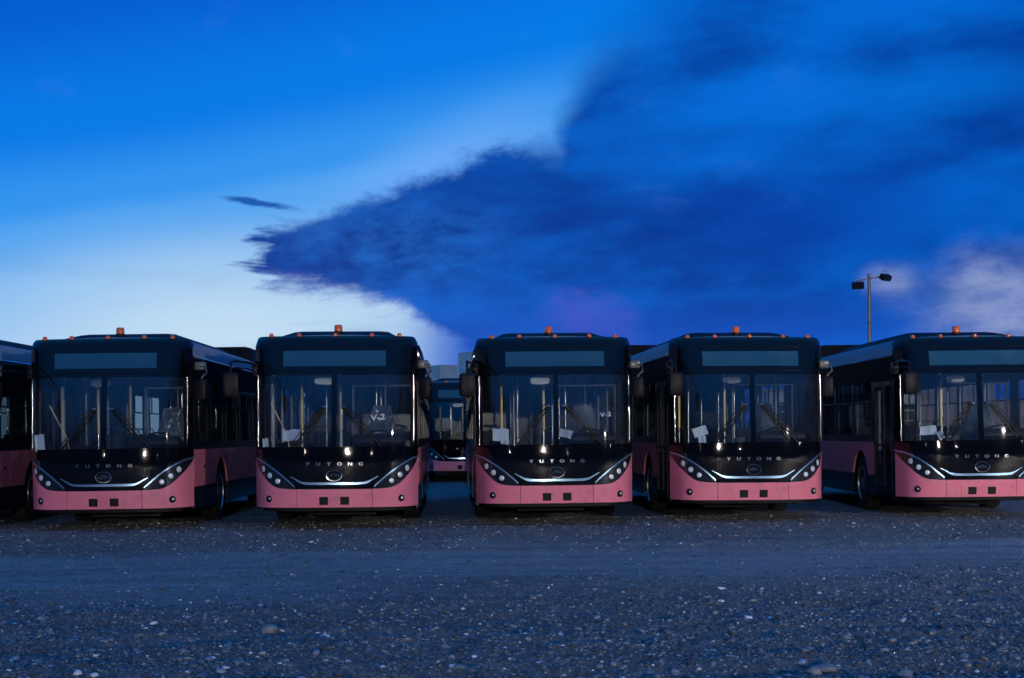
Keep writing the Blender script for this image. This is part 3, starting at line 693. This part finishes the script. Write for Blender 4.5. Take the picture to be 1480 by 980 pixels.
    mb = MB(); mb.add([(.36, 2.02, 1.02), (.88, 2.02, 1.02), (.86, 2.06, 1.55), (.38, 2.06, 1.55), (.48, 2.10, 1.92), (.76, 2.10, 1.92), (.36, 2.14, 1.02), (.88, 2.14, 1.02), (.86, 2.17, 1.55), (.38, 2.17, 1.55), (.48, 2.19, 1.92), (.76, 2.19, 1.92)],
        [(0, 1, 2, 3), (3, 2, 5, 4), (7, 6, 9, 8), (8, 9, 10, 11), (0, 3, 9, 6), (3, 4, 10, 9), (1, 7, 8, 2), (2, 8, 11, 5), (4, 5, 11, 10), (0, 6, 7, 1)])
    P(mb, 'seat_back', 'seatcover', ds, False); P(MB().box(.48, .76, 1.62, 1.98, .4, .92), 'seat_base', 'plastic', ds, False)
    mb = MB()                                             # driver partition: framed glass
    for (a, b, z0, z1) in ((.12, .15, .4, 2.3), (1.17, 1.20, .4, 2.3), (.15, 1.17, 2.24, 2.27), (.15, 1.17, 1.30, 1.33), (.66, .68, 1.33, 2.24)): mb.box(a, b, 2.28, 2.31, z0, z1)
    pt = P(mb, 'cab_partition', 'interior', root, False); P(MB().box(.15, 1.17, 2.285, 2.305, .42, 1.30), 'partition_panel', 'interior', pt, False)
    for sg in (-1, 1):
        for (a, b) in ((3.55, 3.65), (5.05, 5.15), (6.55, 6.65), (8.05, 8.15)):
            P(MB().box(min(sg * 1.17, sg * 1.205), max(sg * 1.17, sg * 1.205), a - .04, b + .04, 1.3, 2.5, .01), 'pillar_trim', 'trim', root, True, 40)
    P(MB().box(-1.19, -1.13, 1.96, 2.06, .42, 2.5, .02), 'door_pillar_trim', 'trim', root, True, 40)
    P(MB().tube([(-1.05, .86, 1.95), (-.80, .95, 1.42), (-.78, .96, 1.25)], .010, 8), 'entry_rail', 'yellow', root, True, 50)
    for (x, y) in ((-.75, 2.65), (-.06, 2.05)):
        po = P(MB().tube([(x, y, .4), (x, y, 2.58)], .016, 8), 'grab_pole', 'pole', root, True, 60)
        P(MB().tube([(x, y, 1.50), (x, y, 2.28)], .023, 8), 'pole_sleeve', 'yellow', po, True, 60)
    for (x, y) in ((-.42, 3.6), (.45, 3.7), (-.42, 5.0), (.45, 5.2), (-.4, 6.8), (.45, 7.0)):
        P(MB().tube([(x, y, .4), (x, y, 2.58)], .020, 8), 'grab_pole', 'pole', root, True, 60)
    for (x, y) in ((-.9, 3.9), (.72, 3.5), (-.9, 4.8), (.72, 4.5), (-.9, 5.7), (.72, 5.5), (-.9, 6.6), (.72, 6.5), (-.62, 8.6), (.62, 8.6)):
        mb = MB(); mb.box(x - .22, x + .22, y - .2, y + .22, .82, .90, .03); mb.box(x - .22, x + .22, y + .20, y + .28, .86, 1.50, .03, rot=(R(-6), 0, 0)); mb.tube([(x - .17, y + .22, 1.52), (x - .12, y + .24, 1.60), (x + .12, y + .24, 1.60), (x + .17, y + .22, 1.52)], .012, 6); mb.box(x - .05, x + .05, y - .05, y + .1, .4, .82)
        P(mb, 'passenger_seat', 'seat', root, True, 40)
    mb = MB(); mb.tube([(-.5, 1.5, 2.45), (-.5, 9.5, 2.45)], .014, 6); mb.tube([(.5, 2.4, 2.45), (.5, 9.5, 2.45)], .014, 6); P(mb, 'ceiling_rail', 'pole', root, True, 60)
    c = Vector((-.20, .72, 2.285)); mb = MB()
    mb.prism([(math.copysign(abs(math.cos(a)) ** .6, math.cos(a)) * .155, math.copysign(abs(math.sin(a)) ** .7, math.sin(a)) * .062) for a in [2 * math.pi * k / 20 for k in range(20)]], lambda a, b: (c.x + a, c.y, c.z + b), lambda a, b: (c.x + a * .9, c.y + .05, c.z + b * .9)); mb.tube([(c.x, c.y + .03, c.z), (c.x, c.y + .08, 2.58)], .01, 6); P(mb, 'interior_mirror', 'mirror_white', root, True, 40)
    # --- mirrors outside
    mb = MB(); mb.tube([(-1.22, .56, 2.50), (-1.30, .30, 2.55), (-1.40, -.55, 2.54), (-1.40, -.90, 2.50), (-1.40, -.94, 2.42), (-1.40, -.94, 2.3)], .018, 8); mb.tube([(-1.22, .56, 2.40), (-1.30, .28, 2.45), (-1.39, -.50, 2.44), (-1.40, -.90, 2.42)], .012, 6); mb.box(-1.29, -1.20, .50, .66, 2.36, 2.56, .015)
    ma = P(mb, 'mirror_arm', 'plastic', root, True, 50)
    P(MB().box(-1.515, -1.285, -1.01, -.86, 1.99, 2.345, .045, rot=(0, 0, R(10))), 'mirror_housing', 'plastic', ma, True, 40)
    P(MB().box(-1.49, -1.31, -.858, -.852, 2.02, 2.315, 0, rot=(0, 0, R(10)), org=(-1.40, -.935, 2.1)), 'mirror_glass', 'chrome', ma, False)
    mb = MB(); mb.box(1.25, 1.42, .72, .86, 2.47, 2.60, .02); mb.tube([(1.22, .78, 2.53), (1.44, .70, 2.53), (1.45, .69, 2.42), (1.38, .68, 2.36), (1.37, .68, 2.28)], .016, 8)
    ma = P(mb, 'mirror_arm', 'mirror_white', root, True, 40)
    P(MB().box(1.275, 1.465, .60, .74, 1.99, 2.33, .045, rot=(0, 0, R(-12))), 'mirror_housing', 'plastic', ma, True, 40)
    P(MB().box(1.295, 1.445, .742, .748, 2.02, 2.30, 0, rot=(0, 0, R(-12)), org=(1.37, .67, 2.1)), 'mirror_glass', 'chrome', ma, False)
    return root

kids = {}
def copy_tree(o, parent=None, depth=0):
    c = o.copy(); col.objects.link(c)
    if parent: c.parent = parent
    for ch in list(o.children): copy_tree(ch, c, depth + 1)
    return c

proto = make_bus()
# photo column of the front's middle, distance of the front corners, column of the axis' vanishing point
BUSES = [
    (-136, 23.00, 700, 'pink and black bus cut off by the left edge, only its driver side flank showing'),
    (164, 23.05, 700, 'first complete pink and black bus from the left, its driver side panel lit pink'),
    (487, 22.95, 660, 'second complete pink and black bus from the left, white paper rectangle upright behind its windscreen'),
    (800.5, 23.67, 640, 'pink and black bus in the middle, papers heaped in its lower left windscreen corner'),
    (1077, 24.15, 625, 'pink and black bus left of the rightmost one, tilted kite shaped paper behind its windscreen'),
    (1402, 24.55, 735, 'rightmost pink and black bus with door side, front wheel and see-through windows visible'),
    (672, 44.0, 655, 'distant pink and black bus seen head on through the gap between two front row buses'),
    (332, 44.3, 660, 'second row pink and black bus hidden behind the first complete bus, glimpsed only through glass'),
    (502, 44.1, 660, 'second row pink and black bus standing behind the second complete bus of the front row'),
    (842, 44.2, 650, 'second row pink and black bus standing behind the middle front row bus'),
    (1012, 44.4, 645, 'second row pink and black bus standing behind the front row bus left of the rightmost'),
]
bus_objs = []
bpy.context.view_layer.update()
for i, (px, dist, vp, lab) in enumerate(BUSES):
    b = proto if i == 0 else copy_tree(proto)
    yaw = math.atan((CX - vp) / F_PX)
    # the front's middle stands YC ahead of its corners
    X = at(px, dist); c, s = math.cos(yaw), math.sin(yaw)
    b.location = (X - (-s) * YC, dist - c * YC, -.005); b.rotation_euler = (R((.12, -.1, .08, -.15, .1, .05)[i % 6]), R((.1, -.25, .15, -.1, .2, -.15)[i % 6]), yaw)
    tag(b, lab, 'bus', 'pink and black buses parked side by side in the yard'); bus_objs.append(b)
bpy.context.view_layer.update()

for i, b in enumerate(bus_objs):                     # the slanting entry rail shows in two of the buses only
    if i not in (1, 2):
        for c_ in [c_ for c_ in b.children if c_.name.startswith('entry_rail')]: bpy.data.objects.remove(c_)
# papers behind the windscreens, handwriting on the glass
def on_bus(b, x, y, z): return b.matrix_world @ Vector((x, y, z))
def paper(b, x, z, w, h, tilt, back, label, lean_=14):
    m = MB(); n = 6
    vs = []
    for j in range(2):
        for i in range(n + 1):
            u = (i / n - .5) * w; v = (j - .5) * h; a = R(tilt)
            vs.append((u * math.cos(a) - v * math.sin(a), .015 * math.sin(i * 1.1) * (1 + j), u * math.sin(a) + v * math.cos(a)))
    m.add(vs, [(i, i + 1, n + 2 + i, n + 1 + i) for i in range(n)]); m.add([(x_, y_ + .002, z_) for x_, y_, z_ in vs], [(i, n + 1 + i, n + 2 + i, i + 1) for i in range(n)])
    o = m.build('paper_sheet', 'paper', None, True, 60)
    o.location = on_bus(b, x, Ffront(x, z) + back, z); o.rotation_euler = (R(-lean_), 0, b.rotation_euler.z + (R(18) if x < -.8 else 0)); tag(o, label, 'paper', 'papers left behind the windscreens')
B = bus_objs
paper(B[1], -1.03, 1.36, .14, .27, 3, .07, 'narrow upright white sheet in windscreen corner of the first complete bus from the left')
paper(B[2], -.66, 1.44, .26, .17, 2, .10, 'upright white rectangular sheet behind left windscreen half of the second complete bus')
paper(B[2], -1.06, 1.33, .09, .13, 0, .05, 'small square note in the lower corner of the second complete bus windscreen')
paper(B[3], -.86, 1.42, .27, .20, -4, .10, 'large pale sheet at lower left windscreen of the middle bus')
paper(B[3], -.80, 1.31, .13, .07, -20, .06, 'small crumpled slip below the large sheet in the middle bus')
paper(B[3], .18, 1.43, .20, .13, -16, .45, 'pale curled sheet beside the wiper on driver side of the middle bus')
paper(B[4], -.82, 1.44, .27, .15, 14, .10, 'tilted pale sheet shaped like a kite behind windscreen of the bus left of the rightmost')
paper(B[4], -.80, 1.31, .12, .12, 3, .05, 'small grey slip under the tilted sheet in the bus left of the rightmost')
paper(B[5], -.80, 1.43, .27, .15, 2, .12, 'wide white sheet lying behind windscreen of the rightmost bus')
paper(B[5], -.63, 1.35, .10, .13, 24, .07, 'small tilted slip beside the wide sheet in the rightmost bus')
for bi, xx, zz, sz in ((2, .66, 1.70, .12), (3, .78, 1.72, .10)):
    add_text('V-2', sz, lambda x, y, z: FP(xx + x, zz + y + x * .1, .004 + z), 'handwriting', 'marker', B[bi], 1.25, .001)

# ------------------------------------------------------------------ yard surroundings
def light_mast(name, x, y, h, arm, head_yaw, lit, label, a_rot=0):
    r = empty(name, (x, y, 0), a_rot); tag(r, label, 'light mast')
    MB().tube([(0, 0, -.1), (0, 0, h)], .105, 12, True, .062).build('pole', 'galv', r, True, 50)
    MB().box(-.2, .2, -.2, .2, -.02, .05, .01).build('base_plate', 'galv', r)
    mb = MB(); mb.tube([(-arm * .5, -.02, h - .30), (arm * .58, -.12, h - .10)], .028, 8); mb.box(arm * .2, arm * .26, -.1, -.02, h - .16, h - .06); mb.build('cross_arm', 'galv', r, True, 50)
    for sx_, dz, yw in ((-1, -.48, head_yaw[0]), (1, -.16, head_yaw[1])):
        hx = arm * (.46 if sx_ < 0 else .60); c = Vector((sx_ * hx, -.12, h + dz))
        mb = MB(); mb.box(c.x - .24, c.x + .24, c.y - .14, c.y + .10, c.z - .12, c.z + .11, .02, rot=(R(30), 0, yw)); hd = mb.build('floodlight', 'plastic', r, True, 40)
        mb = MB(); mb.tube([(c.x - .1, c.y, c.z + .14), (c.x - .1, c.y, c.z + .24), (c.x + .1, c.y, c.z + .24), (c.x + .1, c.y, c.z + .14)], .012, 6); mb.build('floodlight_yoke', 'galv', hd, True, 50)
        mb = MB(); mb.box(c.x - .20, c.x + .20, c.y - .165, c.y - .142, c.z - .10, c.z + .08, 0, rot=(R(30), 0, yw), org=c); mb.build('floodlight_glass', 'lamp_dark', hd)
    return r
light_mast('light_mast', at(1258, 60), 60, 7.75, 1.05, (R(-20), R(35)), False, 'tall grey pole with two unlit floodlights rising behind the rightmost bus')

def container(name, x, y, z, rz, L_, m, label, group, cat='container'):
    r = empty(name, (x, y, z), rz); tag(r, label, cat, group); W_, H_ = 2.44, 2.59
    def corr(mb, p0, p1, nrm, z0, z1):             # corrugated wall from p0 to p1
        p0 = Vector(p0); p1 = Vector(p1); nrm = Vector(nrm); Ln = (p1 - p0).length; k = max(2, int(Ln / .28)); d = (p1 - p0) / k; prev = []
        for i in range(k):
            for f, o_ in ((0, 0), (.25, 0), (.40, -.045), (.85, -.045)): q_ = p0 + d * (i + f) + nrm * o_; prev.append(q_)
        prev.append(p1); vs = [(q_.x, q_.y, z0) for q_ in prev] + [(q_.x, q_.y, z1) for q_ in prev]; n = len(prev)
        mb.add(vs, [(i, i + 1, n + i + 1, n + i) for i in range(n - 1)])
    w = W_ / 2; l = L_ / 2
    for (p0, p1, nn, nm) in (((-l, -w), (l, -w), (0, -1), 'side_wall'), ((-l, w), (l, w), (0, 1), 'side_wall'), ((-l, -w), (-l, w), (-1, 0), 'end_wall'), ((l, -w), (l, w), (1, 0), 'end_wall')):
        mb = MB(); corr(mb, (*p0, 0), (*p1, 0), (*nn, 0), .12, H_ - .1); mb.build(nm, m, r)
    MB().box(-l + .02, l - .02, -w + .02, w - .02, H_ - .07, H_ - .03).build('roof', m, r)
    MB().box(-l + .02, l - .02, -w + .02, w - .02, .06, .12).build('floor', m, r)
    mb = MB()
    for sx_ in (-1, 1):
        for sy_ in (-1, 1):
            mb.box(sx_ * l - .06, sx_ * l + .06, sy_ * w - .06, sy_ * w + .06, 0, H_)
    for sy_ in (-1, 1):
        mb.box(-l + .06, l - .06, sy_ * w - .03, sy_ * w + .03, 0, .12); mb.box(-l + .06, l - .06, sy_ * w - .03, sy_ * w + .03, H_ - .1, H_ - .002)
    for sx_ in (-1, 1):
        mb.box(sx_ * l - .03, sx_ * l + .03, -w + .06, w - .06, 0, .12); mb.box(sx_ * l - .03, sx_ * l + .03, -w + .06, w - .06, H_ - .1, H_ - .002)
    mb.build('frame', m, r)
# far stacks in the gap: their near end corner at photo column 637, distance 194
def stack(px_corner, dist, yaw, corner, n, labels, m, group):
    for k in range(n):
        L_ = 12.19; lx, ly = corner[0] * L_ / 2, corner[1] * 1.22; c, s = math.cos(yaw), math.sin(yaw)
        container('shipping_container', at(px_corner, dist) - (lx * c - ly * s), dist - (lx * s + ly * c), k * 2.60, yaw, L_, m, labels[0] if k == n - 1 else labels[1], group)
stack(637, 194, R(180 - 63), (-1, 1), 4, ('grey corrugated container on top of the left far stack between the buses', 'grey container lower in the left far stack, under the topmost one'), 'greycon', 'containers in the left far stack')
stack(664, 214, R(-60), (-1, -1), 5, ('taller pale corrugated container on top of the right far stack beside a bus roof', 'pale container in the right far stack below its top one'), 'palecon', 'containers in the right far stack')
# beige containers seen through the windows of the rightmost bus
for (px, d, z, lab) in ((1345, 71, 0, 'sandy beige container glimpsed through the left windscreen half of the rightmost bus'),
                     (1345, 71, 2.60, 'sandy beige container stacked on another, glimpsed through the rightmost bus'),
                     (1500, 58, 0, 'long sandy beige container seen through the right windscreen half of the rightmost bus')):
    container('shipping_container', at(px, d), d + 1.3, z, R(2), 6.06 if px < 1400 else 12.19, 'beige', lab, 'beige containers behind the rightmost bus')
# white site cabin seen through the side windows
cb = empty('site_cabin', (at(1225, 50), 51.5, 0), R(-3)); tag(cb, 'white site cabin with gridded windows seen through the side glass of the rightmost bus', 'cabin')
MB().box(-2.6, 2.6, -1.2, 1.2, .15, 2.75, .02).build('wall', 'whitecab', cb)
MB().box(-2.75, 2.75, -1.35, 1.35, 2.752, 2.86, .02).build('roof', 'galv', cb)
MB().box(-2.5, 2.5, -1.1, 1.1, -.02, .148).build('base', 'under', cb)
for x in (-1.7, -.4, .9, 2.0):
    w = MB().box(x - .45, x + .45, -1.225, -1.195, 1.2, 2.3).build('window', 'side_black', cb)
    mb = MB()
    for k in range(3): mb.box(x - .45 + .3 * k + .285 - .0, x - .45 + .3 * k + .31, -1.245, -1.226, 1.2, 2.3)
    for k in range(3): mb.box(x - .44, x + .44, -1.25, -1.2455, 1.35 + .35 * k, 1.385 + .35 * k)
    mb.build('window_grille', 'whitecab', w)
    MB().box(x - .5, x + .5, -1.27, -1.226, 1.12, 1.19).build('window_ledge', 'whitecab', w)

# ------------------------------------------------------------------ the yard's lit mast
# It stands outside the frame, right of and behind the photographer: its two lit floodlights are what glints in every
# windscreen, lights the pink fronts and driver sides, and leaves the door sides dark.
LM = Vector((33, -23, 8.4))
r = empty('yard_light_mast', (LM.x, LM.y, 0), R(-40)); tag(r, 'lit floodlight mast standing in the yard to the right behind the photographer', 'light mast')
MB().tube([(0, 0, -.1), (0, 0, LM.z + .3)], .12, 12, True, .07).build('pole', 'galv', r, True, 50)
MB().tube([(-.8, 0, LM.z), (.8, 0, LM.z)], .04, 8).build('cross_arm', 'galv', r, True, 50)
em = bpy.data.materials.new('lit_floodlight'); em.use_nodes = True
pb = em.node_tree.nodes['Principled BSDF']; pb.inputs['Base Color'].default_value = (.8, .8, .8, 1)
pb.inputs['Emission Color'].default_value = (1, .89, .80, 1); pb.inputs['Emission Strength'].default_value = 36000
for x in (-.55, .55):
    hd = MB().box(x - .3, x + .3, .05, .28, LM.z - .22, LM.z + .2, .02).build('floodlight', 'plastic', r, True, 40)
    MB().box(x - .25, x + .25, .282, .29, LM.z - .17, LM.z + .15).build('floodlight_glass', em, hd)

em2 = em.copy(); em2.name = 'lit_small_lamp'; em2.node_tree.nodes['Principled BSDF'].inputs['Emission Strength'].default_value = 7000
for (x, y, h, lab) in ((-22, -46, 5.2, 'small lit yard lamp on a post far behind the photographer on the left'),
                       (2, -52, 5.4, 'added fill floodlight on a post straight behind the photographer'),
                       (14, -40, 4.2, 'small lit yard lamp on a short post behind the photographer on the right'),
                       (52, -30, 6.0, 'small lit yard lamp on a post at the far right edge of the yard')):
    r = empty('yard_lamp', (x, y, 0)); tag(r, lab, 'lamp post', 'small lit lamps along the yard edge')
    MB().tube([(0, 0, -.1), (0, 0, h)], .06, 10, True, .04).build('pole', 'galv', r, True, 50)
    hd = MB().box(-.14, .14, -.02, .18, h, h + .14, .02).build('lamp_housing', 'plastic', r, True, 40)
    big = x == 2  # added fill floodlight, placed to light the far bus through the gap
    if big: MB().box(-.30, .30, .02, .18, h + .142, h + .52, .02).build('floodlight', 'plastic', r, True, 40)
    if big: MB().box(-.18, .18, .182, .19, h + .20, h + .44).build('floodlight_glass', em, hd)
    else: MB().box(-.07, .07, .182, .19, h + .05, h + .11).build('lamp_glass', em2, hd)
